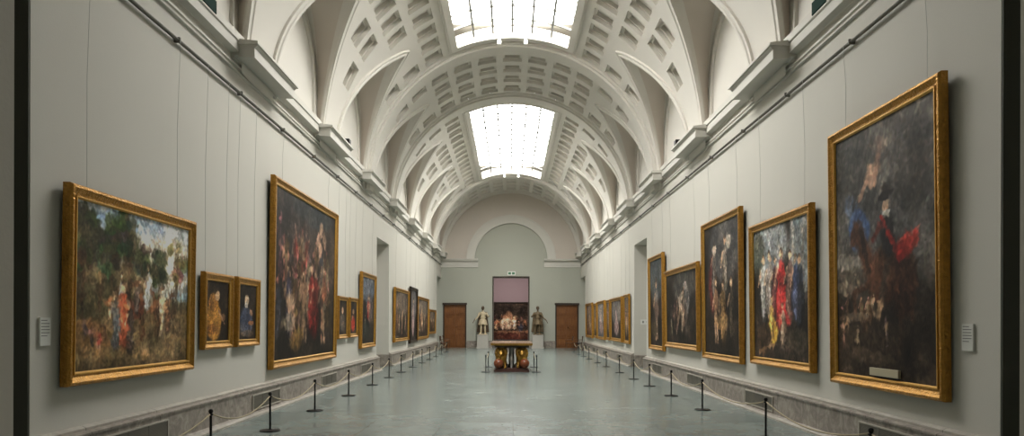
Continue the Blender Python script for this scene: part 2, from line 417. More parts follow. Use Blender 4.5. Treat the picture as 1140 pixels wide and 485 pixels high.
def vault():
    bm = bmesh.new()
    edges_y = sorted([Y0]+PIER)
    for y0, y1 in zip(edges_y, edges_y[1:]+[YE]):
        if y1-y0 < .01: continue
        pts = []; idx = {}; edges = []
        def ap(s_, y):
            k = (round(s_, 5), round(y, 5))
            if k not in idx: idx[k] = len(pts); pts.append(Vector((s_, y)))
            return idx[k]
        def poly(pl, close=True):
            ii = [ap(*p) for p in pl]
            for a, b in zip(ii, ii[1:]+([ii[0]] if close else [])):
                if a != b: edges.append((a, b))
        Smax = RV*PI/2
        def seg(a, b, n): return [(a[0]+(b[0]-a[0])*i/n, a[1]+(b[1]-a[1])*i/n) for i in range(n)]
        poly(seg((0, y0), (Smax, y0), 34)+seg((Smax, y0), (Smax, y1), 8)+seg((Smax, y1), (0, y1), 34)+seg((0, y1), (0, y0), 8))
        for a in range(1, 34):
            for b in range(1, 8): ap(Smax*a/34+.0007, y0+(y1-y0)*b/8+.0007)
        holes = []
        for (y, th, k) in COF:
            if y0 < y < y1:
                a0 = max((th-CH)*RV, 0); a1 = (th+CH)*RV
                pl = seg((a0, y-CL), (a1, y-CL), 3)+seg((a1, y-CL), (a1, y+CL), 1)+seg((a1, y+CL), (a0, y+CL), 3)+seg((a0, y+CL), (a0, y-CL), 1)
                poly(pl); holes.append((a0, a1, y-CL, y+CL))
        for a, b in SKY:
            if a < y1 and b > y0:
                ya, yb = max(a, y0), min(b, y1); s1 = SKTH*RV
                poly(seg((0, ya), (s1, ya), 8)+seg((s1, ya), (s1, yb), 6)+seg((s1, yb), (0, yb), 8)+seg((0, yb), (0, ya), 6)); holes.append((0, s1, ya, yb))
        yc = (y0+y1)/2; lun = (y1-y0) > 4.9
        if lun:
            T = [TH_AP+(PI/2-TH_AP)*(i/30)**1.0 for i in range(31)]
            L_ = [(t*RV, yc-max(hw(t), 0)) for t in T]; R_ = [(t*RV, yc+max(hw(t), 0)) for t in T[::-1]]
            poly(L_+R_[:-1])
        vs, es, fs, _, _, _ = delaunay_2d_cdt(pts, edges, [], 0, 1e-5)
        for side in (-1, 1):
            V = [bm.verts.new(P3(side, v.x/RV, v.y)) for v in vs]
            for f in fs:
                cx = sum(vs[q].x for q in f)/len(f); cy = sum(vs[q].y for q in f)/len(f)
                if any(h[0] < cx < h[1] and h[2] < cy < h[3] for h in holes): continue
                if lun and cx/RV > TH_AP and abs(cy-yc) < hw(cx/RV): continue
                if not (y0 < cy < y1): continue
                bm.faces.new([V[q] for q in f])
    bmesh.ops.remove_doubles(bm, verts=bm.verts, dist=1e-4)
    struct('ceiling', bm, M['vault'], True)
vault()
# coffers: three stepped frames sinking into the vault
bm = bmesh.new()
for (y, th, k) in COF:
    for side in ((1,) if k == 0 else (-1, 1)):
        levels = [(0, RV), (0, RV+.11), (.075, RV+.11), (.075, RV+.22), (.15, RV+.22), (.15, RV+.19), (.17, RV+.19)]
        prev = None
        for ins, r in levels:
            c = CH-ins/RV; l = CL-ins
            rg = []
            for (dt, dy) in [(-c, -l), (0, -l), (c, -l), (c, l), (0, l), (-c, l)]:
                rg.append(bm.verts.new(P3(side, th+dt, y+dy, r)))
            if prev:
                for q in range(6): bm.faces.new((prev[q], prev[(q+1) % 6], rg[(q+1) % 6], rg[q]))
            prev = rg
        bm.faces.new((prev[0], prev[1], prev[4], prev[5])); bm.faces.new((prev[1], prev[2], prev[3], prev[4]))
struct('ceiling_coffers', bm, M['vault'])
# transverse ribs
def arcstrip(bm, y0, y1, r0, r1, t0=-PI/2, t1=PI/2, n=64, zc=None):
    zc = zc or ZC; P = []
    for q in range(n+1):
        t = t0+(t1-t0)*q/n
        P.append([bm.verts.new((r*math.sin(t), y, zc+r*math.cos(t))) for r in (r0, r1) for y in (y0, y1)])
    for p, q in zip(P, P[1:]):
        for a, b in ((0, 1), (1, 3), (3, 2), (2, 0)): bm.faces.new((p[a], p[b], q[b], q[a]))
    bm.faces.new((P[0][0], P[0][1], P[0][3], P[0][2])); bm.faces.new((P[-1][0], P[-1][2], P[-1][3], P[-1][1]))
for (y, h) in RIBS:
    bm = bmesh.new(); yb = min(y+h, YE)
    arcstrip(bm, y-h, yb, RV-.07, RV+.02); arcstrip(bm, y-h+.1, yb-.1 if yb < YE else yb, RV-.14, RV-.06)
    struct('trim_%d' % i, bm, M['vault'], False); i += 1
# lunettes: rims, splayed soffits, blind arches on the wall
XL = 4.90; RW = 1.78; ZST = EYE+5.80      # wall arch: radius and springing (stilted)
def wallcurve(n):      # y offset, z ; from near foot over apex to far foot
    out = []; h = ZST-(EYE+4.8); tot = 2*h+PI*RW
    for q in range(n+1):
        d = tot*q/n
        if d < h: out.append((-RW, EYE+4.8+d))
        elif d > tot-h: out.append((RW, EYE+4.8+tot-d))
        else:
            a = (d-h)/RW; out.append((-RW*math.cos(a), ZST+RW*math.sin(a)))
    return out
def barrelcurve(n):    # theta, y offset
    pts = []; T = [PI/2-.0+(TH_AP-PI/2)*q/200 for q in range(201)]
    L_ = [(t, -max(hw(t), 0)) for t in T]; full = L_+[(t, -y) for t, y in L_[::-1][1:]]
    full = [p for p in full if ZC+RV*math.cos(p[0]) >= EYE+4.8]
    d = [0]
    for a, b in zip(full, full[1:]): d.append(d[-1]+math.hypot((a[0]-b[0])*RV, a[1]-b[1]))
    out = []; j = 0
    for q in range(n+1):
        t = d[-1]*q/n
        while j < len(d)-2 and d[j+1] < t: j += 1
        f = (t-d[j])/max(d[j+1]-d[j], 1e-9); f = min(max(f, 0), 1)
        out.append((full[j][0]+(full[j+1][0]-full[j][0])*f, full[j][1]+(full[j+1][1]-full[j][1])*f))
    return out
NC = 60
WCv = wallcurve(NC); BCv = barrelcurve(NC)
bmS = bmesh.new(); bmT = bmesh.new(); bmR = bmesh.new(); bmL = bmesh.new()
for yc in LUN:
    for s in (-1, 1):
        # soffit
        A = [Vector((s*XL, yc+p[0], p[1])) for p in WCv]; B = [Vector(P3(s, t, yc+dy, RV+.02)) for t, dy in BCv]
        vs = [0, .13, .13, .80, .80, 1]; off = [0, 0, 0, 0, 0, 0]
        rows_ = []
        for v, o_ in zip(vs, off):
            r_ = []
            for q in range(NC+1):
                p = A[q].lerp(B[q], v); ctr = Vector((p.x, yc, EYE+5.6)); dirn = (p-ctr); dirn.x = 0
                if dirn.length > 0: dirn.normalize()
                r_.append(p+dirn*o_)
            rows_.append(r_)
        for kk in range(5):
            tgt = bmT if kk == 2 else bmS
            va = [tgt.verts.new(p) for p in rows_[kk]]; vb = [tgt.verts.new(p) for p in rows_[kk+1]]
            for q in range(NC): tgt.faces.new((va[q], va[q+1], vb[q+1], vb[q]))
        # rim moulding on the barrel surface
        def offs(o_, r):
            out = []
            for q in range(NC+1):
                a = BCv[max(q-1, 0)]; b = BCv[min(q+1, NC)]
                tx, ty = (b[0]-a[0])*RV, b[1]-a[1]; l = math.hypot(tx, ty) or 1; nx, ny = ty/l, -tx/l
                if q == NC//2: nx, ny = -1.0, 0.0
                # outward = away from centre of the opening
                cxx = BCv[q][0]*RV-(1.25*RV); cyy = BCv[q][1]
                if nx*cxx+ny*cyy < 0 and q != NC//2: nx, ny = -nx, -ny
                th = BCv[q][0]+nx*o_/RV; th = min(th, PI/2)
                out.append(bmR.verts.new(P3(s, th, yc+BCv[q][1]+ny*o_, r)))
            return out
        pr = [(0, RV+.02), (0, RV-.06), (.07, RV-.06), (.09, RV-.035), (.16, RV-.035), (.18, RV-.055), (.22, RV-.055), (.22, RV+.01)]
        st = [offs(*p) for p in pr]
        for a, b in zip(st, st[1:]):
            for q in range(NC): bmR.faces.new((a[q], a[q+1], b[q+1], b[q]))
        # lunette wall and its archivolt
        w_ = [bmL.verts.new((s*(XL+.03), yc+y_*1.02, z_)) for y_, z_ in WCv]; bmL.faces.new(w_)
        def arch(r0s, r1s, x0, x1):
            prev = None
            for y_, z_ in WCv:
                zz = max(z_, ZST); dz = z_-ZST if z_ > ZST else 0
                def sc(k): return (yc+y_*k, ZST+dz*k if z_ > ZST else z_)
                a, b = sc(r0s), sc(r1s)
                c = [bmR.verts.new((s*x0, *a)), bmR.verts.new((s*x1, *a)), bmR.verts.new((s*x1, *b)), bmR.verts.new((s*x0, *b))]
                if prev:
                    for q in range(4): bmR.faces.new((prev[q], prev[(q+1) % 4], c[(q+1) % 4], c[q]))
                prev = c
        arch(.86, 1.0, XL+.04, XL-.01); arch(.84, .87, XL+.04, XL-.035)
struct('ceiling_soffit_rims', bmS, M['vault'], True); struct('ceiling_soffits', bmT, M['taupe'], True)
struct('trim_%d' % i, bmR, M['vault'], False); i += 1
struct('wall_lunettes', bmL, M['vault'])
# ledge closing the gap between wall top and the vault foot
bm = bmesh.new()
for s in (-1, 1):
    a, b = sorted((s*4.74, s*5.8)); box(bm, a, b, Y0, YE, TOPZ-.3, TOPZ-.05)
struct('trim_%d' % i, bm, M['cornice']); i += 1
# skylights
wi = 1
for (a, b) in SKY:
    bm = bmesh.new(); T = SKTH; n_ = 6; nl = 11 if a < 20 else 15
    for q in range(1, n_):
        t = -T+2*T*q/n_; arcstrip(bm, a, b, RV+.10, RV+.17, t-.0068, t+.0068, 1)
    for q in range(1, nl):
        y = a+(b-a)*q/nl; arcstrip(bm, y-.03, y+.03, RV+.10, RV+.15, -T, T, 12)
    w = struct('window_%d' % wi, bm, M['bar']); wi += 1
    bm = bmesh.new(); V = []
    for q in range(13):
        t = -T+2*T*q/12; V.append((bm.verts.new(P3(1, t, a, RV+.12)), bm.verts.new(P3(1, t, b, RV+.12))))
    for p, q in zip(V, V[1:]): bm.faces.new((p[0], p[1], q[1], q[0]))
    g = obj('pane', bm, M['glass'], w)
    bm = bmesh.new()
    for s in (-1, 1):
        t0, t1 = sorted((s*T, s*(T+.045))); arcstrip(bm, a-.22, b+.22, RV-.07, RV+.35, t0, t1, 3)
        t0, t1 = sorted((s*(T+.045), s*(T+.06))); arcstrip(bm, a-.25, b+.25, RV-.04, RV+.02, t0, t1, 2)
    arcstrip(bm, a-.22, a, RV-.07, RV+.3, -T, T, 16); arcstrip(bm, b, b+.22, RV-.07, RV+.3, -T, T, 16)
    obj('window_frame', bm, M['vault'], w)
    for x in (-.42, .42):
        t = thing('ceiling_spotlight', 'small white spotlight at the far rim of the %s skylight, %s one' % ('near' if a < 20 else 'far', 'left' if x < 0 else 'right'), 'spotlight', (x, b-.12, ZC+RV-.22), 0, 'spotlights at the skylight rims')
        bm = bmesh.new(); lathe(bm, [(.03, -.12), (.06, -.11), (.065, 0), (.04, .05)]); obj('lamp_head', bm, M['lamp_white'], t)
        bm = bmesh.new(); tube(bm, [(0, 0, .04), (0, .0, .24)], .012); obj('stem', bm, M['lamp_white'], t)

# ------------------------------------------------------------------ painting: colours brushed onto the canvas mesh
class Cv:
    def __init__(s, w, h, base, seed):
        s.w, s.h = w, h; s.r = np.random.RandomState(seed); s.a = np.zeros((h, w, 3))
        s.Y, s.X = np.mgrid[0:h, 0:w]; s.X = (s.X+.5)/w; s.Y = (s.Y+.5)/h; s.asp = w/h
        nx, ny = s.noise(7), s.noise(7)
        n2x, n2y = s.noise(28), s.noise(28)
        s.U = s.X+(nx-.5)*.035+(n2x-.5)*.02; s.V = s.Y+(ny-.5)*.035+(n2y-.5)*.02
        s.a[:] = base
    def noise(s, n):
        g = s.r.rand(n+3, int(n*max(s.asp, .4))+3)
        yy = s.Y*(n); xx = s.X*(g.shape[1]-3)
        y0 = yy.astype(int); x0 = xx.astype(int); fy = yy-y0; fx = xx-x0; fy = fy*fy*(3-2*fy); fx = fx*fx*(3-2*fx)
        return (g[y0, x0]*(1-fx)+g[y0, x0+1]*fx)*(1-fy)+(g[y0+1, x0]*(1-fx)+g[y0+1, x0+1]*fx)*fy
    def fbm(s, n=4, o=4):
        t = 0; k = 0
        for q in range(o): t = t+s.noise(n*2**q)/2**q; k += 1/2**q
        return t/k
    def put(s, m, c, k=1.):
        m = np.clip(m*k, 0, 1)[..., None]; s.a = s.a*(1-m)+np.array(c, float)*m
    def e(s, u, v, ru, rv, c, k=1., soft=.22, rot=0.):
        du = (s.U-u)*s.asp; dv = s.V-v; cr, sr = math.cos(rot), math.sin(rot)
        x = (du*cr+dv*sr)/(ru*s.asp); y = (-du*sr+dv*cr)/rv
        d = np.sqrt(x*x+y*y); s.put(np.clip((1-d)/soft, 0, 1), c, k)
    def line(s, u0, v0, u1, v1, w, c, k=1.):
        ax, ay = u0*s.asp, v0; bx_, by = u1*s.asp, v1; px, py = s.U*s.asp, s.V
        L = (bx_-ax)**2+(by-ay)**2; t = np.clip(((px-ax)*(bx_-ax)+(py-ay)*(by-ay))/L, 0, 1)
        d = np.hypot(px-ax-t*(bx_-ax), py-ay-t*(by-ay)); s.put(np.clip((w-d)/(w*.5), 0, 1), c, k)
    def fig(s, u, v, h, cloth, skin=(200, 160, 125), k=.9, legs=None, rob=True):
        """standing figure: foot at v, height h"""
        w = h*.17/s.asp
        c2 = tuple(q*.55 for q in cloth)
        if rob: s.e(u, v+h*.30, w*.95, h*.36, c2, k); s.e(u-w*.15, v+h*.34, w*.6, h*.33, cloth, k)
        else:
            s.line(u-w*.3, v, u-w*.15, v+h*.45, h*.045, legs or skin, k); s.line(u+w*.4, v, u+w*.15, v+h*.45, h*.045, legs or skin, k)
        s.e(u, v+h*.64, w*.8, h*.19, cloth, k)
        lt = tuple(min(255, q*1.45+12) for q in cloth); dk = tuple(q*.4 for q in cloth)
        for q in range(5):
            x = u+s.r.uniform(-.6, .5)*w; s.line(x, v+h*s.r.uniform(.02, .3), x+s.r.uniform(-.3, .3)*w, v+h*s.r.uniform(.4, .7), h*.013, lt if q % 2 else dk, k*.8)
        s.line(u-w*.6, v+h*.72, u-w*1.2, v+h*.52, h*.035, skin, k*.9)
        s.e(u, v+h*.9, h*.062/s.asp, h*.08, skin, k); s.e(u, v+h*.95, h*.06/s.asp, h*.045, (50, 36, 26), k*.8); s.e(u-w*.12, v+h*.905, h*.025/s.asp, h*.04, tuple(min(255, q*1.2) for q in skin), k*.8)
    def horse(s, u, v, h, c, k=.9, d=1):
        a = s.asp; c2 = tuple(q*.6 for q in c)
        s.e(u, v+h*.6, h*.42/a, h*.2, c, k)
        s.line(u+d*h*.3/a, v+h*.68, u+d*h*.48/a, v+h*.98, h*.09, c, k); s.e(u+d*h*.56/a, v+h*.97, h*.13/a, h*.06, c, k, rot=-.5*d)
        for q, l in ((-.3, 0), (-.18, .02), (.2, .0), (.33, .05)): s.line(u+d*q*h/a, v+h*.5, u+d*(q+.04)*h/a, v+l*h, h*.035, c2, k)
    def tree(s, u, v, h, lean, c=(46, 48, 30), tr=(60, 44, 30), n=14):
        s.line(u, v, u+lean, v+h*.8, .018, tr, .9)
        for q in range(n):
            s.e(u+lean*.8+s.r.uniform(-.16, .16)*h, v+h*s.r.uniform(.45, 1.), s.r.uniform(.03, .08)/s.asp*1.3, s.r.uniform(.03, .07), [x*s.r.uniform(.7, 1.35) for x in c], .8)
    def crowd(s, n, u0, u1, v0, v1, h0, h1, cl, k=.8):
        P = sorted([(s.r.uniform(v0, v1), s.r.uniform(u0, u1)) for _ in range(n)], reverse=True)
        for v, u in P:
            s.fig(u, v, s.r.uniform(h0, h1), cl[s.r.randint(len(cl))], (190*s.r.uniform(.7, 1.1), 145*s.r.uniform(.7, 1.05), 110), k, rob=s.r.rand() < .6)
    def brush(s, n=1400):
        H, Wd = s.h, s.w
        for _ in range(n):
            cy, cx = s.r.randint(H), s.r.randint(Wd); L = s.r.uniform(2, 7)*Wd/200+1; wd = L*.35+.5; an = s.r.uniform(0, PI); R_ = int(L+2)
            y0, y1, x0, x1 = max(0, cy-R_), min(H, cy+R_+1), max(0, cx-R_), min(Wd, cx+R_+1)
            yy, xx = np.mgrid[y0:y1, x0:x1]; dx, dy = xx-cx, yy-cy
            d = np.hypot((dx*math.cos(an)+dy*math.sin(an))/L, (-dx*math.sin(an)+dy*math.cos(an))/wd)
            m = np.clip((1-d)*2, 0, 1)[..., None]*.6
            c = s.a[cy, cx]*s.r.uniform(.72, 1.32)*np.array([s.r.uniform(.96, 1.05), 1, s.r.uniform(.94, 1.03)])
            s.a[y0:y1, x0:x1] = s.a[y0:y1, x0:x1]*(1-m)+c*m
    def out(s, gain=1.):
        mt = s.fbm(5, 4)[..., None]; s.a = s.a*.86+np.array([92, 74, 58.])*np.clip(mt-.3, 0, 1)*.75
        lum = s.a.mean(-1, keepdims=True); s.a = lum+(s.a-lum)*.82
        s.brush(int(2600*min(1, s.w/200))); gain *= 1.12
        f = s.fbm(10, 4); g = s.noise(70); t = (.62+.55*f+.25*(g-.5))[..., None]
        a = np.clip(s.a*t*gain/255, 0, 1.2); a = np.clip(a**1.15*1.22, 0, .9)
        return np.where(a <= .04045, a/12.92, ((a+.055)/1.055)**2.4)
CLD = [(110, 80, 55), (130, 40, 30), (150, 130, 105), (70, 60, 60), (90, 70, 40), (160, 120, 90), (60, 66, 80)]
def p_land(c):
    c.put(np.clip((c.V-.40)/.2, 0, 1), (146, 150, 152)); c.e(.75, .78, .3, .16, (186, 172, 150), .7); c.e(.45, .93, .35, .09, (98, 118, 142), .8); c.e(.82, .6, .2, .07, (176, 168, 150), .7)
    c.e(.88, .47, .2, .05, (120, 140, 150), .8); c.put(np.clip((.42-c.V)/.06, 0, 1)*(c.U > .0), (92, 76, 50)); c.e(.3, .5, .3, .2, (98, 82, 54), .95); c.e(.12, .55, .2, .3, (60, 56, 36), .9); c.e(.6, .42, .3, .08, (76, 72, 44), .8)
    for a in ((.07, .3, .66, -.03), (.17, .36, .56, .02), (.03, .35, .55, 0), (.26, .5, .3, .0)): c.tree(a[0], a[1], a[2], a[3], (44, 50, 30), n=22)
    c.line(.42, .4, .40, .95, .03, (48, 42, 28)); c.tree(.42, .45, .55, -.02, (50, 54, 32), n=20); c.tree(.53, .45, .34, 0, (40, 48, 30), n=14); c.tree(.68, .42, .34, .02, (38, 46, 28), n=12); c.tree(.60, .42, .26, .0, (44, 48, 30), n=10)
    c.tree(.84, .3, .62, .06, (70, 70, 46), n=10); c.line(.93, .25, .88, .85, .014, (66, 50, 36)); c.line(.82, .3, .86, .8, .01, (60, 46, 34))
    c.e(.13, .18, .16, .13, (112, 80, 46), .8); c.e(.3, .1, .4, .06, (104, 84, 54), .7); c.e(.75, .14, .2, .07, (92, 78, 52), .8)
    c.horse(.60, .19, .36, (118, 76, 48), .95, -1); c.horse(.47, .17, .34, (96, 52, 34), .95, 1); c.horse(.72, .22, .28, (84, 56, 38), .9, 1); c.horse(.35, .14, .30, (120, 70, 44), .9, -1)
    c.fig(.58, .36, .33, (198, 196, 190)); c.fig(.36, .34, .28, (176, 172, 164)); c.fig(.37, .12, .46, (170, 78, 48)); c.fig(.30, .11, .4, (84, 88, 92)); c.fig(.72, .2, .36, (188, 160, 126)); c.fig(.49, .34, .24, (90, 76, 66)); c.fig(.78, .24, .28, (120, 84, 58)); c.fig(.42, .1, .34, (60, 50, 44))
    c.put(np.clip((.09-c.V)/.06, 0, 1), (66, 54, 34), .7); c.crowd(4, .05, .22, .1, .2, .1, .15, CLD)
def p_old(c):
    c.e(.35, .35, .35, .38, (178, 122, 42)); c.e(.3, .65, .2, .18, (150, 100, 40)); c.e(.5, .74, .11, .09, (190, 150, 110)); c.e(.75, .4, .12, .07, (150, 110, 80), .8); c.e(.3, .2, .3, .1, (120, 72, 26), .6); c.line(.55, .5, .8, .3, .02, (160, 120, 90))
def p_blue(c):
    c.e(.45, .33, .4, .3, (66, 74, 96)); c.e(.45, .72, .13, .1, (190, 160, 130)); c.e(.42, .62, .1, .07, (170, 160, 150)); c.e(.7, .3, .18, .05, (170, 110, 70)); c.e(.7, .5, .1, .06, (160, 120, 90)); c.e(.5, .12, .4, .07, (120, 96, 70), .6)
def p_magi(c):
    c.e(.3, .8, .35, .25, (66, 60, 58), .7); c.e(.85, .6, .2, .35, (84, 70, 60), .7); c.e(.6, .95, .4, .1, (50, 56, 60))
    c.crowd(26, .05, .97, .3, .5, .25, .36, CLD); c.crowd(16, .05, .95, .12, .22, .35, .46, CLD)
    for u, v in ((.66, .8), (.72, .86), (.78, .79), (.7, .73)): c.e(u, v, .035, .06, (205, 160, 135), .9)
    c.fig(.55, .14, .5, (150, 30, 28)); c.fig(.62, .1, .52, (120, 26, 24)); c.fig(.2, .16, .42, (90, 84, 110)); c.e(.22, .33, .07, .07, (215, 175, 140)); c.e(.2, .22, .1, .05, (200, 180, 150), .7)
    c.fig(.78, .08, .55, (165, 100, 70), rob=False); c.fig(.43, .1, .5, (175, 130, 100), rob=False); c.e(.33, .12, .1, .08, (170, 130, 60), .8)
    c.put(np.clip((.09-c.V)/.06, 0, 1), (46, 38, 30), .8)
def p_red(c):
    c.e(.5, .3, .3, .26, (150, 36, 26)); c.e(.5, .68, .14, .1, (190, 150, 115)); c.e(.35, .5, .15, .08, (160, 120, 90), .6)
def p_dark(c):
    c.e(.5, .35, .34, .28, (76, 70, 66)); c.e(.5, .7, .13, .1, (180, 145, 115)); c.e(.6, .35, .1, .05, (150, 115, 85), .7)
def p_tall(c):
    c.e(.5, .85, .6, .25, (88, 98, 112)); c.e(.6, .55, .3, .25, (90, 84, 90), .7); c.fig(.5, .25, .5, (170, 40, 32)); c.fig(.6, .2, .55, (150, 110, 95)); c.e(.4, .2, .35, .18, (40, 44, 40)); c.fig(.3, .1, .35, (60, 66, 62))
def p_brown(c):
    c.e(.5, .75, .5, .3, (104, 94, 86), .8); c.crowd(9, .15, .85, .08, .3, .4, .6, [(150, 120, 90), (130, 90, 70), (170, 145, 120), (90, 70, 50)]); c.put(np.clip((.1-c.V)/.08, 0, 1), (60, 46, 30), .7)
def p_pale(c):
    c.e(.5, .7, .5, .4, (110, 108, 110), .8); c.fig(.5, .08, .8, (176, 150, 150)); c.e(.5, .3, .25, .22, (160, 130, 130), .7)
def p_rider(c):
    c.put(np.clip((c.V-.3)/.15, 0, 1), (84, 82, 80)); c.e(.18, .9, .3, .15, (70, 68, 64), .8); c.e(.28, .6, .13, .10, (70, 98, 150), .9, rot=.5); c.e(.2, .7, .08, .06, (92, 112, 148), .6)
    for q in range(22):
        u = c.r.uniform(.1, .95); v = c.r.uniform(.62, .95); L = c.r.uniform(.06, .16); g = c.r.uniform(60, 150); c.line(u, v, u+L*.8, v+L, c.r.uniform(.006, .02), (g, g*.96, g*.9), .5)
    c.e(.8, .75, .16, .16, (58, 56, 54), .7); c.e(.14, .47, .2, .04, (150, 144, 134), .7); c.e(.12, .37, .16, .035, (128, 114, 98), .8); c.e(.2, .42, .2, .03, (96, 88, 76), .8)
    c.e(.42, .80, .07, .05, (196, 150, 122), .85); c.line(.42, .8, .28, .73, .014, (200, 152, 124), .85); c.line(.46, .79, .5, .9, .02, (150, 110, 92), .8); c.e(.5, .9, .08, .04, (110, 92, 84), .7)
    c.e(.55, .4, .22, .12, (84, 50, 34)); c.e(.72, .36, .13, .15, (64, 38, 28)); c.line(.40, .42, .26, .60, .055, (88, 52, 36)); c.e(.23, .585, .07, .035, (80, 46, 32), rot=.7); c.line(.36, .44, .30, .60, .02, (44, 28, 22), .9)
    for a in ((.38, .38, .2, .36), (.2, .36, .22, .27), (.44, .34, .3, .27), (.3, .27, .33, .2), (.7, .3, .66, .1), (.78, .3, .82, .1)): c.line(a[0], a[1], a[2], a[3], .018, (70, 42, 30))
    c.line(.56, .45, .50, .28, .03, (62, 48, 40)); c.line(.5, .3, .47, .25, .02, (160, 128, 96)); c.e(.57, .56, .075, .09, (44, 42, 46)); c.line(.52, .63, .64, .5, .016, (176, 44, 38)); c.e(.75, .51, .11, .045, (176, 46, 38), .95, rot=.35); c.e(.68, .49, .06, .04, (150, 36, 32)); c.line(.66, .52, .84, .56, .008, (214, 96, 80), .8)
    c.line(.52, .6, .42, .54, .018, (96, 40, 36)); c.e(.56, .68, .035, .035, (212, 172, 142)); c.e(.56, .715, .075, .016, (26, 24, 26)); c.e(.575, .735, .04, .025, (32, 28, 28)); c.e(.565, .645, .04, .012, (210, 204, 196))
    c.put(np.clip((.24-c.V)/.06, 0, 1), (58, 46, 36), .8); c.crowd(14, .04, .6, .1, .24, .09, .13, [(140, 110, 84), (170, 140, 110), (96, 70, 50)], .8); c.e(.2, .25, .18, .03, (140, 120, 98), .6); c.e(.85, .13, .16, .12, (28, 23, 20), .85); c.e(.4, .08, .25, .03, (110, 90, 70), .5)
def p_court(c):
    c.e(.3, .85, .4, .25, (128, 134, 138), .9); c.e(.85, .75, .2, .35, (120, 130, 135), .8); c.line(.72, .4, .74, 1., .03, (150, 146, 138)); c.line(.9, .5, .92, 1., .03, (110, 108, 104)); c.e(.1, .8, .14, .2, (60, 64, 50), .7)
    c.fig(.2, .3, .5, (190, 184, 176)); c.fig(.32, .3, .52, (176, 160, 150)); c.fig(.42, .32, .45, (110, 60, 60)); c.fig(.53, .22, .62, (190, 44, 44)); c.e(.62, .4, .12, .16, (176, 36, 38)); c.fig(.68, .3, .5, (120, 90, 80)); c.fig(.85, .25, .5, (30, 34, 44)); c.fig(.78, .3, .45, (60, 70, 100))
    c.e(.36, .2, .14, .12, (186, 142, 50)); c.fig(.36, .12, .35, (190, 150, 70)); c.e(.2, .15, .16, .14, (60, 46, 34)); c.fig(.56, .1, .32, (150, 130, 110)); c.e(.8, .15, .18, .1, (70, 62, 50), .8); c.line(.1, .05, .4, .1, .02, (120, 90, 60))
def p_armor(c):
    c.e(.6, .8, .5, .3, (72, 74, 78), .8); c.e(.25, .55, .12, .25, (90, 28, 26), .8); c.fig(.3, .45, .42, (100, 94, 90)); c.fig(.62, .42, .48, (126, 116, 104)); c.e(.3, .8, .07, .05, (190, 170, 150)); c.e(.72, .84, .08, .06, (170, 160, 145)); c.fig(.35, .1, .5, (150, 110, 80), rob=False); c.fig(.55, .08, .5, (130, 100, 60)); c.fig(.78, .12, .46, (80, 70, 56)); c.e(.5, .25, .2, .08, (170, 130, 80), .6)
def p_bodies(c):
    c.e(.6, .8, .4, .25, (74, 76, 76), .8); c.line(.35, .15, .6, .75, .05, (165, 135, 110)); c.e(.52, .6, .1, .12, (190, 170, 150)); c.e(.7, .6, .1, .22, (110, 106, 104)); c.crowd(6, .15, .9, .1, .3, .4, .55, [(90, 80, 74), (120, 96, 80), (160, 140, 120)]); c.line(.55, .3, .62, .6, .03, (195, 165, 140)); c.e(.66, .8, .08, .06, (180, 170, 165), .7)
def p_grey(c):
    c.e(.5, .8, .6, .3, (84, 96, 104), .8); c.fig(.5, .1, .7, (130, 120, 112), rob=False); c.e(.5, .42, .2, .1, (120, 96, 84)); c.e(.3, .2, .3, .1, (66, 58, 44), .8)
def p_hall(c):
    c.crowd(40, .1, .95, .28, .45, .16, .3, [(90, 60, 40), (120, 70, 46), (50, 40, 40), (150, 100, 70)]); c.e(.45, .55, .1, .25, (200, 150, 110), .7)
    for u in (.36, .43, .48, .56): c.fig(u, .28, .38, (215, 180, 150))
    c.put(np.clip((.26-c.V)/.03, 0, 1), (150, 104, 76), .8); c.put(np.clip((.2-c.V)/.03, 0, 1), (66, 36, 28), .9); c.e(.5, .08, .18, .13, (70, 32, 26)); c.e(.68, .33, .05, .12, (40, 44, 60))
BASE = (40, 34, 30)
def frame_mesh(w, h, prof):
    """prof: (inset from the outer edge, depth out of the wall)"""
    bm = bmesh.new(); rings = []
    for ins, d in prof:
        rings.append([bm.verts.new(p) for p in ((-w/2+ins, -d, ins), (w/2-ins, -d, ins), (w/2-ins, -d, h-ins), (-w/2+ins, -d, h-ins))])
    for a, b in zip(rings, rings[1:]):
        for q in range(4): bm.faces.new((a[q], a[(q+1) % 4], b[(q+1) % 4], b[q]))
    return bm
